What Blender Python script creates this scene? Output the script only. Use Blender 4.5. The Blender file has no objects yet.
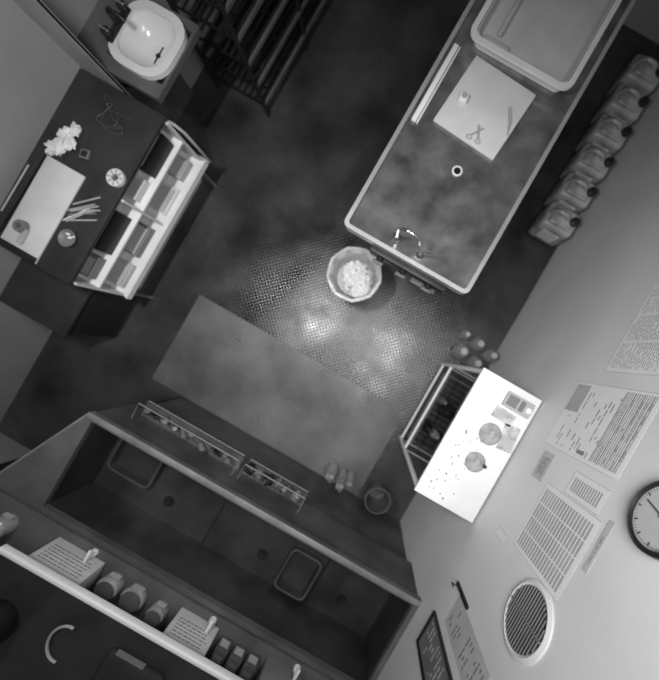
import bpy, bmesh, math, random
from mathutils import Vector, Matrix, noise as mnoise
random.seed(4)
R=random
sc=bpy.context.scene
sc.view_settings.view_transform='Standard'

# ---------------------------------------------------------------- materials
def mat(name,g,rough=.6,metal=0.,ns=8.,na=.15,bump=0.,bs=60.,alpha=1.,trans=0.,rvar=0.):
    m=bpy.data.materials.new(name); m.use_nodes=True
    nt=m.node_tree; N=nt.nodes; L=nt.links
    b=N['Principled BSDF']
    tc=N.new('ShaderNodeTexCoord')
    n=N.new('ShaderNodeTexNoise'); n.inputs['Scale'].default_value=ns; n.inputs['Detail'].default_value=5
    L.new(tc.outputs['Object'],n.inputs['Vector'])
    r=N.new('ShaderNodeValToRGB')
    lo=max(0,g*(1-na)); hi=min(1,g*(1+na))
    r.color_ramp.elements[0].position=.3; r.color_ramp.elements[1].position=.7
    r.color_ramp.elements[0].color=(lo,lo,lo,1); r.color_ramp.elements[1].color=(hi,hi,hi,1)
    L.new(n.outputs['Fac'],r.inputs['Fac']); L.new(r.outputs['Color'],b.inputs['Base Color'])
    b.inputs['Roughness'].default_value=rough; b.inputs['Metallic'].default_value=metal
    b.inputs['Alpha'].default_value=alpha
    b.inputs['Transmission Weight'].default_value=trans
    if bump>0:
        n2=N.new('ShaderNodeTexNoise'); n2.inputs['Scale'].default_value=bs
        L.new(tc.outputs['Object'],n2.inputs['Vector'])
        bp=N.new('ShaderNodeBump'); bp.inputs['Strength'].default_value=bump; bp.inputs['Distance'].default_value=.01
        L.new(n2.outputs['Fac'],bp.inputs['Height']); L.new(bp.outputs['Normal'],b.inputs['Normal'])
    if rvar>0:
        n3=N.new('ShaderNodeTexNoise'); n3.inputs['Scale'].default_value=5; n3.inputs['Detail'].default_value=6
        L.new(tc.outputs['Object'],n3.inputs['Vector'])
        mr=N.new('ShaderNodeMapRange'); mr.inputs[1].default_value=.3; mr.inputs[2].default_value=.7
        mr.inputs[3].default_value=max(.02,rough-rvar); mr.inputs[4].default_value=rough+rvar
        L.new(n3.outputs['Fac'],mr.inputs[0]); L.new(mr.outputs[0],b.inputs['Roughness'])
    return m

def tread(name,g,rough,metal,pitch,strength,blotch=.35):
    m=mat(name,g,rough,metal,2.2,blotch,rvar=.12)
    nt=m.node_tree;N=nt.nodes;L=nt.links;b=N['Principled BSDF']
    tc=N['Texture Coordinate']
    s=N.new('ShaderNodeSeparateXYZ'); L.new(tc.outputs['Object'],s.inputs[0])
    def mth(op,a,bv=None):
        x=N.new('ShaderNodeMath'); x.operation=op
        for i,v in enumerate((a,bv)):
            if v is None: continue
            if isinstance(v,(int,float)): x.inputs[i].default_value=v
            else: L.new(v,x.inputs[i])
        return x.outputs[0]
    k=2*math.pi/pitch
    sx=mth('SINE',mth('MULTIPLY',s.outputs[0],k)); sy=mth('SINE',mth('MULTIPLY',s.outputs[1],k))
    h=mth('MAXIMUM',mth('MULTIPLY',sx,sy),0.)
    bp=N.new('ShaderNodeBump'); bp.inputs['Strength'].default_value=strength; bp.inputs['Distance'].default_value=.004
    L.new(h,bp.inputs['Height']); L.new(bp.outputs['Normal'],b.inputs['Normal'])
    return m

M_floor=tread('tread_plate_floor',.065,.27,.3,.034,.28,.6)
M_mat=tread('rubber_tread_mat',.13,.36,.2,.026,.45,.45)
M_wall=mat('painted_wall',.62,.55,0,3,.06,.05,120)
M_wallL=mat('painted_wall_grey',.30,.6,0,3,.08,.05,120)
M_ceil=mat('ceiling_paint',.3,.9)
M_steel=mat('brushed_steel',.30,.33,.9,6,.3,.05,30)
M_steelw=mat('wet_stained_steel',.24,.20,.6,7,.5,.12,6,rvar=.14)
M_rim=mat('bright_steel_rim',.55,.35,.5,8,.1)
M_crim=mat('counter_edge_steel',.30,.45,.4,8,.25)
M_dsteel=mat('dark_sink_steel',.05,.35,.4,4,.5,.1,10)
M_grey=mat('grey_laminate',.17,.5)
M_cnt=mat('counter_grey',.10,.5,.1,5,.3)
M_pan=mat('sink_front_panel',.085,.45,.3,5,.4)
M_lgrey=mat('light_grey_paint',.38,.5)
M_dk=mat('dark_laminate',.03,.4,0,6,.3)
M_blk=mat('black_plastic',.012,.4)
M_dkm=mat('dark_metal',.03,.45,.5)
M_wht=mat('white_plastic',.8,.4,0,6,.05)
M_wht2=mat('offwhite_board',.62,.5,0,6,.08)
M_cer=mat('white_ceramic',.66,.15,0,6,.03)
M_pap=mat('paper',.68,.8,0,10,.04)
M_pap2=mat('grey_paper',.42,.8,0,10,.08)
M_ink=mat('printed_ink',.2,.8)
M_inkl=mat('light_print',.36,.8)
M_jug=mat('translucent_polyethylene',.32,.35,0,9,.5)
M_tis=mat('tissue',.7,.9,0,20,.1,.3,40)
M_bag=mat('bin_liner',.5,.35,0,12,.2,.5,25)
M_gl=mat('cloudy_glass',.5,.15,0,9,.3,0,10,.42)
M_glf=mat('grey_dish_plastic',.42,.3,0,20,.35,0,10,.55)
M_prt=mat('smudged_print',.45,.5,0,25,.5)
M_chr=mat('chrome',.7,.2,1.,5,.05)

# ---------------------------------------------------------------- builder
class B:
    def __init__(s,name): s.name=name; s.v=[];s.f=[];s.mi=[];s.sm=[];s.mats=[]
    def _m(s,m):
        if m not in s.mats: s.mats.append(m)
        return s.mats.index(m)
    def raw(s,vs,fs,m,smooth=False,M=None):
        o=len(s.v); i=s._m(m)
        for v in vs:
            v=Vector(v)
            if M is not None: v=M@v
            s.v.append(v)
        for f in fs: s.f.append([a+o for a in f]); s.mi.append(i); s.sm.append(smooth)
        return s
    def bm(s,bm,m,smooth=False,M=None):
        bm.verts.index_update()
        vs=[v.co.copy() for v in bm.verts]; fs=[[v.index for v in f.verts] for f in bm.faces]
        bm.free(); return s.raw(vs,fs,m,smooth,M)
    def box(s,x0,x1,y0,y1,z0,z1,m,bev=0.,M=None,seg=2):
        b=bmesh.new(); bmesh.ops.create_cube(b,size=1)
        for v in b.verts: v.co=Vector(((x0+x1)/2+v.co.x*(x1-x0),(y0+y1)/2+v.co.y*(y1-y0),(z0+z1)/2+v.co.z*(z1-z0)))
        if bev>0: bmesh.ops.bevel(b,geom=b.edges[:],offset=bev,segments=seg,affect='EDGES',profile=.5)
        return s.bm(b,m,bev>0,M)
    def lathe(s,prof,c,m,n=24,M=None,smooth=True,sx=1,sy=1,rot=0,cap=True):
        vs=[];fs=[]
        for r,z in prof:
            for i in range(n):
                a=2*math.pi*i/n+rot; vs.append((c[0]+r*sx*math.cos(a),c[1]+r*sy*math.sin(a),c[2]+z))
        for k in range(len(prof)-1):
            for i in range(n):
                j=(i+1)%n; fs.append([k*n+i,k*n+j,(k+1)*n+j,(k+1)*n+i])
        if cap:
            fs.append(list(range(n))[::-1]); fs.append([(len(prof)-1)*n+i for i in range(n)])
        return s.raw(vs,fs,m,smooth,M)
    def cyl(s,c,r,h,m,n=20,M=None): return s.lathe([(r,0),(r,h)],c,m,n,M)
    def tube(s,pts,r,m,n=8,closed=False,M=None):
        P=[Vector(p) for p in pts]; k=len(P); vs=[];fs=[]
        up=None
        for i,p in enumerate(P):
            if closed: t=(P[(i+1)%k]-P[i-1]).normalized()
            else: t=(P[min(i+1,k-1)]-P[max(i-1,0)]).normalized()
            if up is None:
                a=Vector((0,0,1)) if abs(t.z)<.9 else Vector((1,0,0))
                up=(a-t*a.dot(t)).normalized()
            else: up=(up-t*up.dot(t)).normalized()
            q=t.cross(up)
            for j in range(n):
                a=2*math.pi*j/n; vs.append(p+up*r*math.cos(a)+q*r*math.sin(a))
        for i in range(k if closed else k-1):
            for j in range(n):
                a=i*n+j;b=i*n+(j+1)%n;c=((i+1)%k)*n+(j+1)%n;d=((i+1)%k)*n+j
                fs.append([a,b,c,d])
        if not closed: fs.append(list(range(n))[::-1]); fs.append([(k-1)*n+j for j in range(n)])
        return s.raw(vs,fs,m,True,M)
    def prism(s,poly,z0,z1,m,M=None):
        n=len(poly); vs=[(x,y,z0) for x,y in poly]+[(x,y,z1) for x,y in poly]
        fs=[list(range(n))[::-1],[n+i for i in range(n)]]+[[i,(i+1)%n,n+(i+1)%n,n+i] for i in range(n)]
        return s.raw(vs,fs,m,False,M)
    def ring(s,outer,inner,z0,z1,m):
        n=len(outer)
        vs=[(x,y,z0) for x,y in outer]+[(x,y,z0) for x,y in inner]+[(x,y,z1) for x,y in outer]+[(x,y,z1) for x,y in inner]
        fs=[]
        for i in range(n):
            j=(i+1)%n
            fs+= [[2*n+i,2*n+j,3*n+j,3*n+i],[i,n+i,n+j,j],[i,j,2*n+j,2*n+i],[n+i,3*n+i,3*n+j,n+j]]
        return s.raw(vs,fs,m)
    def blob(s,c,r,m,amp=.35,fr=6,sub=3,sq=(1,1,1),seed=0,zmin=None):
        b=bmesh.new(); bmesh.ops.create_icosphere(b,subdivisions=sub,radius=1)
        for v in b.verts:
            k=1+amp*mnoise.noise(v.co*fr*.5+Vector((seed*3.1,seed,0)))
            v.co=Vector((c[0]+v.co.x*k*r*sq[0],c[1]+v.co.y*k*r*sq[1],c[2]+v.co.z*k*r*sq[2]))
            if zmin is not None and v.co.z<zmin: v.co.z=zmin
        return s.bm(b,m,False)
    def done(s):
        xs=[v.x for v in s.v];ys=[v.y for v in s.v];zs=[v.z for v in s.v]
        o=Vector(((min(xs)+max(xs))/2,(min(ys)+max(ys))/2,min(zs)))
        me=bpy.data.meshes.new(s.name); me.from_pydata([v-o for v in s.v],[],s.f)
        for m in s.mats: me.materials.append(m)
        me.polygons.foreach_set('material_index',s.mi); me.polygons.foreach_set('use_smooth',s.sm)
        me.update()
        b=bmesh.new(); b.from_mesh(me); bmesh.ops.recalc_face_normals(b,faces=b.faces); b.to_mesh(me); b.free()
        try: me.set_sharp_from_angle(angle=math.radians(40))
        except Exception: pass
        ob=bpy.data.objects.new(s.name,me); ob.location=o; sc.collection.objects.link(ob); return ob

def rrect(x0,x1,y0,y1,r,n=5):
    out=[]
    for cx,cy,a0 in ((x1-r,y1-r,0),(x0+r,y1-r,90),(x0+r,y0+r,180),(x1-r,y0+r,270)):
        for i in range(n+1):
            a=math.radians(a0+90*i/n); out.append((cx+r*math.cos(a),cy+r*math.sin(a)))
    return out
def T(x,y,z,rz=0,rx=0,ry=0):
    return Matrix.Translation((x,y,z))@Matrix.Rotation(math.radians(rz),4,'Z')@Matrix.Rotation(math.radians(ry),4,'Y')@Matrix.Rotation(math.radians(rx),4,'X')
def arc(c,r,a0,a1,n,ax='xz'):
    o=[]
    for i in range(n+1):
        a=math.radians(a0+(a1-a0)*i/n); u=r*math.cos(a);v=r*math.sin(a)
        o.append((c[0]+u,c[1],c[2]+v) if ax=='xz' else (c[0],c[1]+u,c[2]+v) if ax=='yz' else (c[0]+u,c[1]+v,c[2]))
    return o
def tub(b,x0,x1,y0,y1,zt,zb,r,rim,m,mi,taper=.02,rimh=.006):
    o=rrect(x0-rim,x1+rim,y0-rim,y1+rim,r+rim*.6); i=rrect(x0,x1,y0,y1,r)
    b.ring(o,i,zt-rimh,zt,m)
    n=len(i); loops=[i]
    zs=[zt-rimh*.5]
    for f_,g_ in ((.25,.5),(.6,.85),(1,1)):
        t_=taper*f_; loops.append(rrect(x0+t_,x1-t_,y0+t_,y1-t_,max(.01,r-t_*.5))); zs.append(zt+(zb-zt)*g_)
    vs=[(x,y,z) for lp,z in zip(loops,zs) for x,y in lp]
    fs=[[a*n+k,a*n+(k+1)%n,(a+1)*n+(k+1)%n,(a+1)*n+k] for a in range(3) for k in range(n)]
    b.raw(vs,fs,mi,True)
    b.raw([(x,y,zb) for x,y in loops[-1]],[list(range(n))],mi)

XW,XL,YB,YT,ZC=.87,-2.23,-2.0,3.2,2.9
# ---------------------------------------------------------------- room
B('floor').box(XL-.1,XW+.1,YB-.1,YT+.1,-.08,0,M_floor).done()
B('ceiling').box(XL-.1,XW+.1,YB-.1,YT+.1,ZC,ZC+.08,M_ceil).done()
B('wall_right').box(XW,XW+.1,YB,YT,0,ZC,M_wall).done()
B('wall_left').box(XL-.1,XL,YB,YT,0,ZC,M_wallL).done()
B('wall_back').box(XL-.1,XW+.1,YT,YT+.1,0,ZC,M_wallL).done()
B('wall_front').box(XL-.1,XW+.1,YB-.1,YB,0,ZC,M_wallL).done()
B('floor_mat').box(-1.37,.48,-1.04,-.285,0,.003,M_mat).done()

# ---------------------------------------------------------------- steel work table
t=B('stainless_steel_work_table')
x0,x1,y0,y1=-.455,.30,.50,2.75
t.ring(rrect(x0,x1,y0,y1,.035),rrect(x0+.022,x1-.022,y0+.022,y1-.022,.02),.85,.905,M_rim)
t.prism(rrect(x0+.01,x1-.01,y0+.01,y1-.01,.02),.865,.885,M_steelw)
for lx in (x0+.05,x1-.05):
    for ly in (.82,1.75,y1-.08):
        t.cyl((lx,ly,0),.02,.865,M_steel,12)
t.box(x0+.04,x1-.04,.8,y1-.06,.22,.24,M_dsteel)
t.lathe([(.017,0),(.028,.002),(.028,.008),(.020,.009),(.016,.003)],(-.07,1.05,.885),M_wht,20)
t.cyl((-.07,1.05,.8862),.018,.0075,M_blk)
t.box(-.27,.19,.468,.50,.77,.86,M_dkm,.004)
for vx in (-.2,-.06,.1):
    t.lathe([(.012,0),(.02,.01),(.02,.03),(.008,.04)],(0,0,0),M_blk,12,T(vx,.478,.83,0,90))
    t.box(vx-.03,vx+.03,.425,.445,.825,.84,M_cnt,.003)
t.box(.0,.15,.44,.468,.74,.80,M_cnt,.004)
t.done()
f=B('gooseneck_tap')
f.lathe([(.028,0),(.026,.012),(.014,.02),(.013,.06)],(-.17,.58,.8855),M_steel,16)
f.tube([(-.17,.58,.94),(-.17,.58,1.02)]+arc((-.11,.58,1.02),.06,180,20,10)+[(-.045,.585,.98)],.007,M_chr)
f.lathe([(.02,0),(.02,.01),(.012,.02),(.012,.05)],(-.02,.565,.8855),M_steel,12)
f.tube([(-.02,.565,.93),(.03,.58,.95)],.005,M_chr)
f.done()
c=B('cutting_board')
c.box(-.19,.19,-.205,.205,0,.018,M_wht2,.006,T(-.11,1.405,.886,-4))
c.done()
s=B('specimen_jar'); s.box(-.022,.022,-.022,.022,0,.03,M_wht,.006,T(-.23,1.38,.9045,10)); s.cyl((-.23,1.38,.9345),.013,.008,M_lgrey); s.done()
s=B('tweezers'); s.tube([(-.0,1.46,.91),(.04,1.39,.912),(.065,1.33,.91)],.003,M_lgrey); s.tube([(.01,1.47,.91),(.048,1.40,.914),(.065,1.33,.91)],.003,M_lgrey); s.done()
s=B('scissors')
s.tube([(-.10,1.24,.911),(-.06,1.30,.912)],.004,M_lgrey); s.tube([(-.06,1.24,.911),(-.09,1.30,.915)],.004,M_lgrey)
s.tube(arc((-.105,1.225,.911),.012,0,330,12,'xy'),.003,M_lgrey,6,True); s.tube(arc((-.055,1.225,.911),.012,0,330,12,'xy'),.003,M_lgrey,6,True); s.done()
p=B('white_plastic_tray')
tub(p,-.34,.20,1.66,2.5,.965,.90,.04,.028,M_wht2,M_pap2,.03,.014)
p.ring(rrect(-.335,.195,1.665,2.495,.04),rrect(-.332,.192,1.668,2.492,.04),.888,.955,M_wht2)
p.prism(rrect(-.32,.18,1.68,2.48,.04),.887,.899,M_wht2)
p.box(-.24,-.22,1.75,2.25,.915,.93,M_lgrey,.004); p.box(-.29,-.15,1.70,1.73,.902,.92,M_lgrey,.004); p.done()
r=B('rim_reflection_strip'); r.box(-.415,-.388,1.16,1.62,.886,.905,M_wht,.003); r.box(-.384,-.376,1.16,1.62,.886,.9,M_wht,.002); r.done()  # white bars modelled in place of the strip-light reflection on the table rim

# ---------------------------------------------------------------- waste bin
b=B('waste_bin'); cx,cy=-.35,.395
b.lathe([(.12,0),(.125,.01),(.17,.33),(.184,.338),(.188,.345),(.186,.352),(.176,.352),(.168,.34),(.12,.02)],(cx,cy,0),M_wht2,9,None,False,1,1,.25)
n=27;vs=[];fs=[]
for k,(rr,zz) in enumerate(((.193,.31),(.191,.356),(.172,.358),(.13,.20))):
    for i in range(n):
        a=2*math.pi*i/n+.25; cr=math.cos(math.pi/9)/math.cos(((a-.25)%(math.pi/4.5))-math.pi/9)
        cr=.5+.5*cr
        vs.append((cx+rr*cr*math.cos(a),cy+rr*cr*math.sin(a),zz+.004*math.sin(i*1.7)))
for k in range(3):
    for i in range(n): fs.append([k*n+i,k*n+(i+1)%n,(k+1)*n+(i+1)%n,(k+1)*n+i])
b.raw(vs,fs,M_bag)
for i in range(20):
    a=R.random()*6.28; q=R.random()*.08
    b.blob((cx+.01+q*math.cos(a),cy-.01+q*math.sin(a),.23+R.random()*.05),.03+R.random()*.03,M_tis if i%4 else M_lgrey,1.1,6,3,(1.2,1,.6),i)
b.lathe([(.13,0),(.13,.01)],(cx,cy,.2),M_lgrey,16)
b.done()

# ---------------------------------------------------------------- jerrycans
for i in range(6):
    yc=1.49+i*.243
    j=B('jerrycan')
    j.box(.60,.845,yc-.095,yc+.095,0,.255,M_jug,.035,None,4)
    j.box(.64,.80,yc-.07,yc+.07,.245,.275,M_jug,.014,None,3)
    j.tube([(.63,yc,.25),(.645,yc,.3),(.67,yc,.315),(.72,yc,.315),(.745,yc,.3),(.75,yc,.265)],.016,M_jug,10)
    j.cyl((.80,yc,.25),.026,.03,M_jug,16)
    j.lathe([(.03,0),(.032,.005),(.03,.032),(.024,.036)],(.80,yc,.272),M_blk,16)
    for k in (-1,1): j.box(.66,.79,yc+k*.0955-.002,yc+k*.0955+.002,.06,.19,M_pap)
    j.done()

# ---------------------------------------------------------------- wall papers
def sheet(name,y0,y1,z0,z1,rows,cols=1,m=M_pap,ink=M_ink,dens=.8,frame=None,grid=False):
    s=B(name); xp=XW
    s.box(xp-.002,xp,y0,y1,z0,z1,m)
    if frame:
        w=.008
        for a in ((y0-w,y1+w,z0-w,z0),(y0-w,y1+w,z1,z1+w),(y0-w,y0,z0,z1),(y1,y1+w,z0,z1)): s.box(xp-.012,xp,a[0],a[1],a[2],a[3],frame)
    else:
        w=.0015
        for a in ((y0-w,y1+w,z0-w,z0),(y0-w,y1+w,z1,z1+w),(y0-w,y0,z0,z1),(y1,y1+w,z0,z1)): s.box(xp-.0015,xp,a[0],a[1],a[2],a[3],M_inkl)
    mg=.015; H=(z1-z0-2*mg)/rows; W=(y1-y0-2*mg)/cols
    for r_ in range(rows):
        z=z1-mg-(r_+.5)*H
        for c_ in range(cols):
            a=y0+mg+c_*W; e=a+W*.92
            if grid: s.box(xp-.0026,xp-.002,a,e,z-H*.32,z+H*.32,ink)
            else:
                p_=e
                while p_>a+.01:
                    l=min(p_-a,.008+R.random()*.03)
                    if R.random()<dens: s.box(xp-.0026,xp-.002,p_-l,p_,z-H*.2,z+H*.2,ink)
                    p_-=l+.005
    return s
sheet('table_notice',.40,.80,1.32,1.68,30,3,M_pap,M_inkl,.95).done()
s=sheet('instruction_poster',.03,.335,1.2,1.65,22,1,M_pap,M_inkl,.35)
s.box(XW-.003,XW-.002,.20,.325,1.21,1.30,M_inkl)
for q in range(14): s.box(XW-.0032,XW-.003,.045,.325,1.50+q*.010,1.504+q*.010,M_ink if q%4==0 else M_inkl)
for q in (.10,.18,.25): s.box(XW-.0034,XW-.0032,q-.001,q+.001,1.5,1.64,M_pap2)
s.box(XW-.0034,XW-.002,.05,.065,1.42,1.46,M_ink);s.done()
sheet('small_notice',-.12,0,1.235,1.315,8,1,M_pap2,M_ink,.9).done()
sheet('checklist_sheet',-.38,-.105,1.36,1.68,18,4,M_pap,M_inkl,.9,None,True).done()
sheet('small_notice',-.095,-.01,1.47,1.65,12,1,M_pap,M_inkl,.95,None,True).done()
sheet('small_notice',-.42,-.385,1.22,1.30,4,1,M_pap,M_inkl,.8).done()
sheet('label_strip',-.25,-.085,1.702,1.722,1,1,M_pap2,M_ink,.95).done()
sheet('framed_notice',-1.06,-.91,1.12,1.45,12,1,M_grey,M_lgrey,.5,M_blk).done()
sheet('printed_notice',-.86,-.73,1.22,1.6,16,1,M_pap2,M_ink,.6).done()
h=B('wall_hook'); h.box(XW-.012,XW,-.722,-.705,1.16,1.32,M_blk,.004); h.tube([(XW-.012,-.713,1.2),(XW-.045,-.713,1.19),(XW-.045,-.713,1.22)],.003,M_blk); h.done()
c=B('wall_clock'); Mc=T(XW,0,1.858,0,0,-90)@Matrix.Scale(.93,4)
c.lathe([(.1,0),(.108,.004),(.108,.024),(.098,.03),(.093,.026),(.093,.018)],(0,0,0),M_blk,40,Mc)
c.lathe([(.0931,.0),(.0931,.019)],(0,0,0),M_pap2,40,Mc)
for i in range(60):
    a=math.radians(i*6); L_=.012 if i%5==0 else .004; w=.0016 if i%5==0 else .0007
    c.box(.088-L_,.088,-w,w,.019,.0205,M_blk,0,Mc@Matrix.Rotation(a,4,'Z'))
for a,l,w in ((10,.05,.0025),(160,.07,.0018)): c.box(-.012,l,-w,w,.0205,.0225,M_blk,0,Mc@Matrix.Rotation(math.radians(a),4,'Z'))
c.cyl((0,0,.02),.006,.004,M_blk,12,Mc); c.done()
v=B('round_wall_vent'); Mv=T(XW,-.5,1.615,0,0,-90)
v.lathe([(.118,0),(.118,.006),(.106,.012),(.098,.008)],(0,0,0),M_wht2,40,Mv)
v.lathe([(.098,0),(.098,.0085)],(0,0,0),M_blk,40,Mv)
for i in range(-7,8):
    yy=i*.0128; hl=math.sqrt(max(0,.097**2-yy*yy))
    v.box(yy-.0014,yy+.0014,-hl,hl,.007,.0125,M_grey,0,Mv)
v.box(-.097,.097,-.003,.003,.007,.014,M_grey,0,Mv); v.done()

# ---------------------------------------------------------------- white-top trolley
t=B('utility_trolley')
a0,a1,b0,b1=.53,.86,-.49,.205
t.box(a0,a1,b0,b1,1.0,1.02,M_wht,.004)
for lx in (a0+.015,a1-.015):
    for ly in (b0+.018,b1-.018): t.tube([(lx,ly,0.0),(lx,ly,1.0)],.014,M_wht)
for z in (.06,.33):
    t.tube([(a0+.015,b0+.018,z),(a1-.015,b0+.018,z),(a1-.015,b1-.018,z),(a0+.015,b1-.018,z)],.011,M_wht,8,True)
t.box(a0+.015,a1-.015,b0+.02,b1-.02,.05,.062,M_dkm)
t.done()
w=B('wire_basket')
q=[(a0+.05,b0+.06),(a1-.05,b0+.06),(a1-.05,b1-.08),(a0+.05,b1-.08)]
for z in (.075,.14,.2,.26): w.tube([(x,y,z) for x,y in q],.003,M_lgrey,6,True)
for i in range(14):
    y=q[0][1]+(q[2][1]-q[0][1])*i/13
    w.tube([(q[0][0],y,.26),(q[0][0],y,.07),(q[1][0],y,.07),(q[1][0],y,.26)],.002,M_grey,5)
w.done()
k=B('cleaning_bottles')
for x,y,r_,h_,m in ((.64,-.28,.035,.2,M_blk),(.7,-.12,.04,.17,M_dkm),(.64,-.06,.03,.22,M_grey),(.72,-.3,.03,.2,M_lgrey)):
    k.lathe([(r_,0),(r_,h_*.65),(r_*.4,h_*.8),(r_*.4,h_)],(x,y,.078),m,14)
k.done()
Z=1.0205
for x,y,r_ in ((.715,-.065,.055),(.72,-.22,.05)):
    g=B('petri_dish'); g.lathe([(r_*.98,0),(r_,.001),(r_,.008),(r_*.94,.010),(r_*.92,.003)],(x,y,Z),M_glf,32); g.cyl((x+.01,y+.005,Z+.0035),r_*.25,.003,M_prt,14); g.done()
g=B('marker_cap'); g.lathe([(.008,0),(.009,.014),(.006,.016)],(.765,-.215,Z+.0105),M_blk); g.done()
g=B('slide_box'); g.box(.69,.835,.09,.165,Z,Z+.02,M_pap2,.004); g.box(.70,.755,.10,.155,Z+.0201,Z+.0215,M_ink); g.box(.765,.79,.10,.155,Z+.0201,Z+.0215,M_grey); g.lathe([(.014,0),(.014,.004)],(.815,.125,Z+.0201),M_wht); g.done()
g=B('photo_print'); g.box(-.04,.04,-.065,.065,0,.002,M_prt,0,T(.805,-.04,Z,8)); g.box(-.03,.03,-.05,.0,.002,.0025,M_pap2,0,T(.805,-.04,Z,8)); g.done()
g=B('photo_print'); g.box(-.055,.055,-.03,.03,0,.002,M_prt,0,T(.73,.045,Z,-4)); g.box(-.045,.01,-.02,.02,.002,.0025,M_pap2,0,T(.73,.045,Z,-4)); g.done()
g=B('scattered_pills')
for i in range(54):
    x=.55+R.random()*.16;y=-.46+R.random()*.4; r_=.0015+R.random()*.0035
    g.lathe([(r_*.6,0),(r_,r_*.4),(r_*.6,r_)],(x,y,Z),M_lgrey if i%3 else M_grey,8)
g.done()
k=B('plastic_bottle_group')
for x,y,r_,h_ in ((.60,.33,.06,.20),(.72,.30,.055,.25),(.80,.41,.05,.22),(.68,.44,.055,.2),(.57,.46,.04,.16)):
    k.lathe([(r_*.9,0),(r_,.01),(r_,h_*.7),(r_*.6,h_*.85),(r_*.45,h_*.93)],(x,y,0),M_gl,18); k.cyl((x,y,h_*.92),r_*.42,.015,M_lgrey)
k.done()

# ---------------------------------------------------------------- desk + shelf unit
d=B('desk')
DX=-1.67
d.box(XL+.001,DX,-.53,.575,.725,.75,M_dk,.003)
for y in (-.515,.545): d.box(XL+.03,DX-.16,y-.012,y+.012,0,.725,M_dkm)
d.done()
s=B('open_shelf_unit')
sx0,sx1=DX-.14,DX+.0
s.box(sx0,sx1+.06,-.52,.56,.31,.33,M_wht,.002)
s.box(sx0,sx1+.005,-.52,.56,.535,.55,M_wht,.002)
s.box(sx0,sx0+.01,-.52,.56,.0,.724,M_wht2)
for y in (-.52,.03,.545): s.box(sx0,sx1+.012,y,y+.015,.33,.722,M_wht2)
s.box(sx1+.048,sx1+.06,-.52,.56,.33,.36,M_wht)
s.box(sx0,sx1,-.5,-.48,0,.31,M_grey); s.box(sx0,sx1,.5,.52,0,.31,M_grey)
s.tube([(sx0+.02,.572,.33),(sx1+.07,.572,.33),(sx1+.09,.572,.36),(sx1+.07,.572,.66),(sx1+.03,.572,.70),(sx0+.02,.572,.70)],.009,M_lgrey)
s.done()
f=B('books_and_papers')
for ya,yb,zz,h,m,dx in ((-.47,-.30,.331,.03,M_pap2,0),(-.24,-.02,.331,.05,M_grey,.01),(.10,.30,.331,.02,M_wht2,0),(.36,.50,.331,.05,M_lgrey,.01),
                  (-.47,-.33,.551,.06,M_grey,.03),(-.29,-.03,.551,.13,M_dkm,.02),(.08,.22,.551,.05,M_wht2,.03),(.26,.50,.551,.12,M_dkm,.02)):
    f.box(sx0+.012,sx1-.005-dx,ya,yb,zz,zz+h,m,.003)
    for q in range(2): f.box(sx0+.02,sx1-.02-dx,ya+.01,yb-.02,zz+h+.001+q*.004,zz+h+.003+q*.004,M_pap2 if q else M_lgrey)
f.done()
DZ=.751
s=B('drawing_board'); s.box(-2.13,-1.885,-.52,.05,DZ,DZ+.012,M_wht2,.003); s.box(-2.13,-1.885,-.525,-.485,DZ+.012,DZ+.02,M_blk,.003); s.done()
s=B('cutter_bar'); s.tube([(-2.155,-.46,DZ+.02),(-2.145,.09,DZ+.02)],.014,M_blk); s.tube([(-2.18,-.35,DZ+.028),(-2.175,-.05,DZ+.028)],.005,M_lgrey); s.done()
s=B('crumpled_cloth')
for i,(x,y,r_) in enumerate(((-2.09,.12,.04),(-2.1,.2,.035),(-2.06,.25,.028),(-2.13,.09,.03),(-2.05,.17,.03))): s.blob((x,y,DZ+r_*.5),r_,M_tis,.8,4,3,(1,1.15,.5),i+20,DZ+.001)
s.done()
s=B('sticky_note_pad'); s.box(-.025,.025,-.025,.025,0,.015,M_grey,.002,T(-1.95,.16,DZ,12)); s.box(-.017,.017,-.017,.017,.015,.017,M_dkm,0,T(-1.95,.16,DZ,12)); s.done()
s=B('roll_of_tape'); s.lathe([(.018,0),(.05,0),(.05,.018),(.018,.018),(.018,0)],(-1.73,.13,DZ),M_wht2,28,None,True,1,1,0,False)
for i in range(4): s.box(-.046,.046,-.002,.002,.0185,.02,M_grey,0,T(-1.73,.13,DZ,i*45+15))
s.done()
s=B('pens')
for i in range(9):
    a=T(-1.80+R.uniform(-.04,.04),-.12+R.uniform(-.06,.06),DZ+.006,R.uniform(0,35)+25)
    s.tube([(-.08,0,0),(.06,0,0),(.08,0,0)],.005,R.choice([M_wht2,M_lgrey,M_grey,M_lgrey]),8,False,a)
s.done()
s=B('round_pin_dish'); s.lathe([(.03,0),(.046,.012),(.05,.025),(.045,.024),(.03,.006)],(-1.79,-.30,DZ),M_grey,24)
for i in range(6): s.blob((-1.79+R.uniform(-.025,.025),-.30+R.uniform(-.025,.025),DZ+.014),.008,M_wht,.2,3,1)
s.done()
s=B('tape_dispenser'); s.lathe([(.015,0),(.035,0),(.035,.03),(.015,.03),(.015,0)],(-2.04,-.37,DZ+.013),M_grey,24,None,True,1,1,0,False); s.box(-2.02,-1.995,-.46,-.37,DZ+.013,DZ+.035,M_lgrey,.005); s.done()
s=B('coiled_wire')
pts=[]
for i in range(60):
    t_=i/59*14; pts.append((-1.92+.07*math.cos(t_*1.1)+.03*math.sin(t_*2.7),.42+.06*math.sin(t_*.9)+.03*math.cos(t_*2.1),DZ+.004+.004*math.sin(t_)**2))
s.tube(pts,.0016,M_cnt,5); s.done()
c=B('low_cabinet'); c.box(XL+.001,-1.76,-.90,-.55,0.02,.48,M_dk,.004); c.box(XL+.001,-1.74,-.905,-.545,.48,.5,M_dk,.003)
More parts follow.
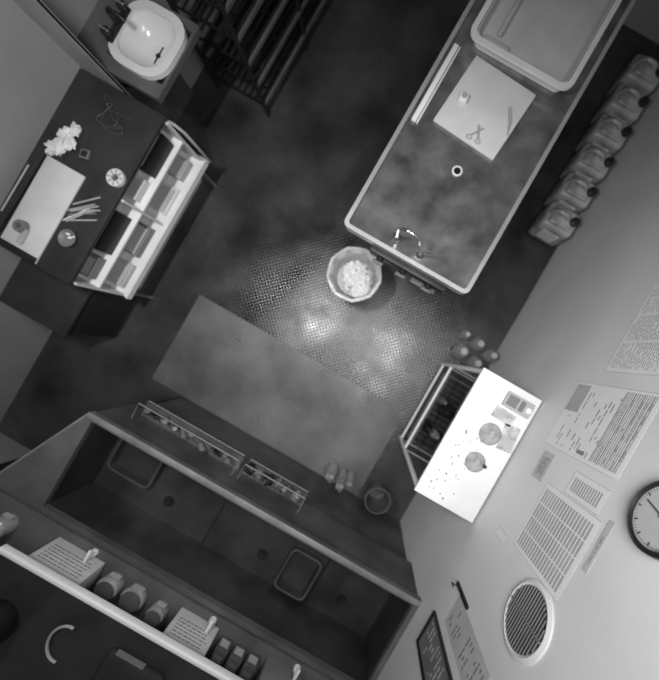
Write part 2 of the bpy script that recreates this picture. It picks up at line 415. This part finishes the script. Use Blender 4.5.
c.box(-1.762,-1.752,-.88,-.57,.06,.45,M_dkm,.003)
for x in(-2.15,-1.82):
    for y in(-.85,-.6): c.cyl((x,y,0),.015,.02,M_blk,8)
c.done()

# ---------------------------------------------------------------- washbasin
c=B('basin_counter')
c.ring(rrect(XL+.001,-1.68,.61,1.07,.01),rrect(-2.05,-1.70,.69,1.02,.008),.80,.835,M_cnt)
c.box(XL+.001,XL+.03,.62,1.06,.0,.8,M_cnt)
for y in (.65,1.03): c.tube([(XL+.02,y,.55),(-1.80,y,.79)],.010,M_dkm)
c.done()
w=B('washbasin')
Zs=.865
tub(w,-2.01,-1.73,.71,1.0,Zs,.755,.10,.042,M_cer,M_cer,.09,.028)
w.prism(rrect(-1.96,-1.78,.76,.95,.06),.74,.754,M_cer)
w.lathe([(.014,0),(.014,.003)],(-1.87,.85,.7555),M_dkm,16)
w.lathe([(.03,0),(.03,.06)],(-1.87,.85,.68),M_cer,12)
w.done()
w=B('basin_taps')
for yy in (.76,.92):
    w.lathe([(.016,0),(.014,.03),(.024,.035),(.024,.05),(.01,.055)],(-2.03,yy,.866),M_dkm,14)
    w.box(-2.055,-2.005,yy-.006,yy+.006,.92,.93,M_chr,.003)
w.tube([(-2.03,.84,.87),(-2.03,.84,.95),(-2.01,.84,.97),(-1.95,.84,.96),(-1.93,.84,.94)],.011,M_dkm,10)
w.box(-2.05,-2.01,.735,.945,.866,.878,M_dkm,.004); w.done()
c=B('splash_panel'); c.box(XL+.001,-1.97,.58,.6,.0,1.55,M_lgrey); c.tube([(-1.97,.59,0),(-1.97,.59,1.55)],.007,M_dkm); c.done()
s=B('light_switch'); s.box(XL,XL+.012,.10,.18,1.25,1.42,M_grey,.003); s.box(XL+.012,XL+.016,.12,.16,1.3,1.36,M_dkm); s.done()

# ---------------------------------------------------------------- dark metal rack
r=B('metal_wire_rack')
X0,X1,Y0,Y1=-2.05,-1.60,1.20,2.4
for x in (X0,X1):
    for y in (Y0,(Y0+Y1)/2,Y1): r.tube([(x,y,0),(x,y,1.5)],.016,M_dkm)
for z in (.12,.3,.48,.66,.84,1.02,1.2,1.38,1.49):
    r.tube([(X0,Y0,z),(X1,Y0,z),(X1,Y1,z),(X0,Y1,z)],.014,M_dkm,8,True)
    for i in range(9):
        x=X0+(X1-X0)*(i+.5)/9; r.tube([(x,Y0,z),(x,Y1,z)],.007,M_dkm,6)
    for i in range(5):
        y=Y0+(Y1-Y0)*(i+.5)/5; r.tube([(X0,y,z-.008),(X1,y,z-.008)],.007,M_dkm,6)
    r.box(X1-.004,X1+.016,Y0,Y1,z-.012,z+.016,M_cnt,.003)
r.done()

# ---------------------------------------------------------------- sink counter
k=B('sink_counter')
CY0,CY1=-.985,-1.555
zt=.95; CXL=-1.084
k.ring([(XW-.002,CY0),(CXL,CY0),(CXL-.28,CY1),(XW-.002,CY1)],[(XW-.03,CY0-.04),(CXL+.03,CY0-.04),(CXL+.03,CY1+.03),(XW-.03,CY1+.03)],.92,zt,M_cnt)
k.box(CXL,XW-.003,CY0-.030,CY0-.002,zt,zt+.006,M_crim,.002)
k.tube([(CXL,CY0-.006,zt),(CXL-.265,CY1+.03,zt)],.006,M_crim)
ix0,ix1,iy0,iy1=CXL+.03,XW-.03,CY1+.03,CY0-.04
zb=.62
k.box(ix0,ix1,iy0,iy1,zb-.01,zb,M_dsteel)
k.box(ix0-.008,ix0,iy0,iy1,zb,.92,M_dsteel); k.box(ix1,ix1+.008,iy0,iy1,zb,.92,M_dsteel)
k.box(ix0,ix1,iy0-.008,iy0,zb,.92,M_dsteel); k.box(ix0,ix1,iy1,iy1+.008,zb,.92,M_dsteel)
for xd in (-.30,.42): k.box(xd-.003,xd+.003,iy0,iy1,zb,zb+.008,M_dkm)
for x in (-.6,.05,.6): k.lathe([(.034,0),(.034,.003),(.026,.0035),(.02,.001)],(x,-1.40,zb),M_blk,20)
k.box(CXL-.01,XW-.002,CY0-.07,CY0-.06,.0,.608,M_pan); k.box(CXL-.01,CXL,CY1,CY0-.06,0,.608,M_dkm)
k.box(CXL-.01,XW-.002,CY0-.035,CY0-.020,.60,.92,M_pan)
k.box(CXL-.01,XW-.002,CY1,CY1+.01,0,.608,M_dkm)
k.prism([(CXL-.012,CY1),(CXL-.012,CY0-.1),(CXL-.25,CY1)],.0,.92,M_cnt)
# two narrow shelves hung on the front, holding brushes and tools
ya,yb=CY0+.004,CY0+.078
for hx0,hx1 in ((-.98,-.33),(-.29,.10)):
    for z,mm in ((.68,M_grey),(.77,M_grey)): k.tube([(hx0,ya-.025,z-.01),(hx0,yb,z),(hx1,yb,z),(hx1,ya-.025,z-.01)],.004,mm,6,False)
    k.box(hx0,hx1,ya-.025,yb,.665,.673,M_pan)
    k.box(hx0,hx1,yb-.003,yb,.673,.70,M_pan)
for i in range(15):
    x=-.95+i*.038; a_=R.uniform(.03,.10)
    k.tube([(x,CY0+.035+R.uniform(-.015,.015),.69),(x+a_*.8,CY0+.045+R.uniform(-.02,.02),.73+R.random()*.06)],.006+R.random()*.010,R.choice([M_grey,M_grey,M_dkm,M_cnt]),8)
for i in range(6):
    x=-.26+i*.062; k.blob((x,CY0+.04,.71),.03,R.choice([M_grey,M_grey,M_cnt,M_dkm]),.8,4,2,(1,1,1),i,.675)
k.done()
s=B('stacked_jars')
for x,y,h_,q in ((.2,-.92,.26,.04),(.29,-.93,.30,.036),(.35,-.91,.22,.03)):
    s.lathe([(q*.9,0),(q,.01),(q,h_*.8),(q*.7,h_*.9),(q*.7,h_)],(x,y,0.004),M_gl,16)
    s.blob((x,y,h_+.01),q*.8,M_grey,.9,4,2,(1,1,.5))
s.done()
s=B('plastic_bucket'); s.lathe([(.07,0),(.09,.2),(.096,.203),(.096,.21),(.087,.21),(.068,.01)],(.59,-.92,0.001),M_cnt,24); s.done()
for (x0_,x1_,y0_,y1_) in ((-1.00,-.74,-1.36,-1.10),(.20,.38,-1.48,-1.24)):
    p=B('developing_tray'); tub(p,x0_,x1_,y0_,y1_,zb+.06,zb+.01,.03,.012,M_pan,M_dk,.01,.006); p.prism(rrect(x0_,x1_,y0_,y1_,.03),zb+.001,zb+.009,M_dk); p.done()

ZL=.965
l=B('raised_ledge'); l.box(-1.5,XW-.002,YB+.001,-1.56,.94,ZL,M_cnt,.003); l.box(-1.5,XW-.002,-1.61,-1.603,.0,.94,M_dkm); l.done()
def dispenser(x,w,h,m,name):
    s=B(name); y=-1.60; z=ZL+.001
    s.box(x-w/2,x+w/2,y-.12,y,z,z+h,m,.006)
    for r_ in range(6):
        e=x-w/2+.025
        while e<x+w/2-.03:
            q=.008+R.random()*.02
            if e+q<x+w/2-.02: s.box(e,e+q,y,y+.001,z+h-.04-r_*.018-.005,z+h-.04-r_*.018,M_grey)
            e+=q+.005
    s.lathe([(.018,0),(.018,.02),(.01,.03),(.01,.05)],(x+.06,y+.02,z),M_wht,14)
    s.box(x+.052,x+.068,y-.0,y+.065,z+.05,z+.062,M_wht,.004)
    s.done()
dispenser(-.76,.27,.185,M_wht2,'label_dispenser_box'); dispenser(-.07,.22,.19,M_wht2,'label_dispenser_box'); dispenser(.42,.2,.12,M_grey,'label_dispenser_box')
s=B('specimen_jars')
for x,r_,h_ in ((-1.15,.05,.10),(-.54,.055,.07),(-.41,.06,.05),(-.27,.045,.07)):
    s.lathe([(r_*.9,0),(r_,.01),(r_,h_*.8),(r_*.75,h_*.92),(r_*.75,h_)],(x,-1.66,ZL+.001),M_gl,20); s.lathe([(r_*.8,0),(r_*.8,.014)],(x,-1.66,ZL+.001+h_),M_cnt,20)
    s.box(x-r_*.5,x+r_*.5,-1.66+r_,-1.658+r_,ZL+.02,ZL+.045,M_lgrey)
s.done()
s=B('small_cartons')
for x in (.10,.18,.26):
    s.box(x-.032,x+.032,-1.70,-1.62,ZL+.001,ZL+.08,M_cnt,.003); s.box(x-.022,x+.022,-1.62,-1.619,ZL+.02,ZL+.06,M_lgrey); s.box(x-.022,x+.022,-1.68,-1.65,ZL+.0801,ZL+.081,M_grey)
s.done()
u=B('upper_shelf'); u.box(-.95,XW-.002,YB+.001,-1.53,1.235,1.25,M_dk); u.box(-.95,XW-.002,-1.53,-1.503,1.225,1.262,M_wht,.009,None,3)
for x in (-.85,0,.8): u.prism([(x-.01,YB+.001),(x+.01,YB+.001),(x+.01,-1.6),(x-.01,-1.6)],1.215,1.235,M_lgrey)
u.done()
s=B('bent_hose'); s.tube([(-.50-.07*math.cos(a*.2),-1.72+.09*math.sin(a*.2),1.258+.001*(a+8)) for a in range(-8,9)],.006,M_lgrey); s.done()
s=B('black_pot'); s.lathe([(.08,0),(.09,.02),(.09,.10),(.085,.10),(.08,.02)],(-.80,-1.77,1.251),M_blk,28); s.done()
s=B('instrument_box'); s.box(-.32,-.06,-1.82,-1.62,1.251,1.30,M_dk,.02); s.box(-.29,-.16,-1.62,-1.617,1.265,1.29,M_grey); s.cyl((-.10,-1.7,1.30),.02,.015,M_grey); s.done()
s=B('glass_flask')
s.lathe([(.06,0),(.065,.01),(.025,.1),(.02,.14),(.024,.145)],(.12,-1.68,1.251),M_gl,20); s.done()

# ---------------------------------------------------------------- lights
def tubelight(x,y,L_,W_,power,rz=90,spread=180):
    s=B('ceiling_light'); Mx=T(x,y,ZC-.06,rz)
    s.box(-L_/2,L_/2,-W_/2,W_/2,.02,.058,M_wht,.004,Mx); s.done()
    d_=bpy.data.lights.new('ceiling_light_lamp','AREA'); d_.shape='RECTANGLE'; d_.size=L_; d_.size_y=W_; d_.energy=power; d_.spread=math.radians(spread)
    o=bpy.data.objects.new('ceiling_light_lamp',d_); o.location=(x,y,ZC-.05); o.rotation_euler=(0,0,math.radians(rz)); sc.collection.objects.link(o)
tubelight(.28,.0,1.1,.6,22,90,140)
tubelight(-.95,.02,.4,.06,23,90,130)
wd=bpy.data.worlds.new('world'); sc.world=wd; wd.use_nodes=True
wd.node_tree.nodes['Background'].inputs[0].default_value=(.5,.5,.5,1); wd.node_tree.nodes['Background'].inputs[1].default_value=.1

# ---------------------------------------------------------------- camera
cd=bpy.data.cameras.new('camera'); co=bpy.data.objects.new('camera',cd); sc.collection.objects.link(co)
co.location=(0,0,2.74); co.rotation_euler=(0,0,math.radians(29.8))
cd.sensor_width=36; cd.sensor_fit='AUTO'; cd.lens=350/680*36
cd.shift_x=-40.5/680; cd.shift_y=10/680; cd.clip_start=.02
cd.dof.use_dof=True; cd.dof.focus_distance=1.25; cd.dof.aperture_fstop=1.2
sc.camera=co
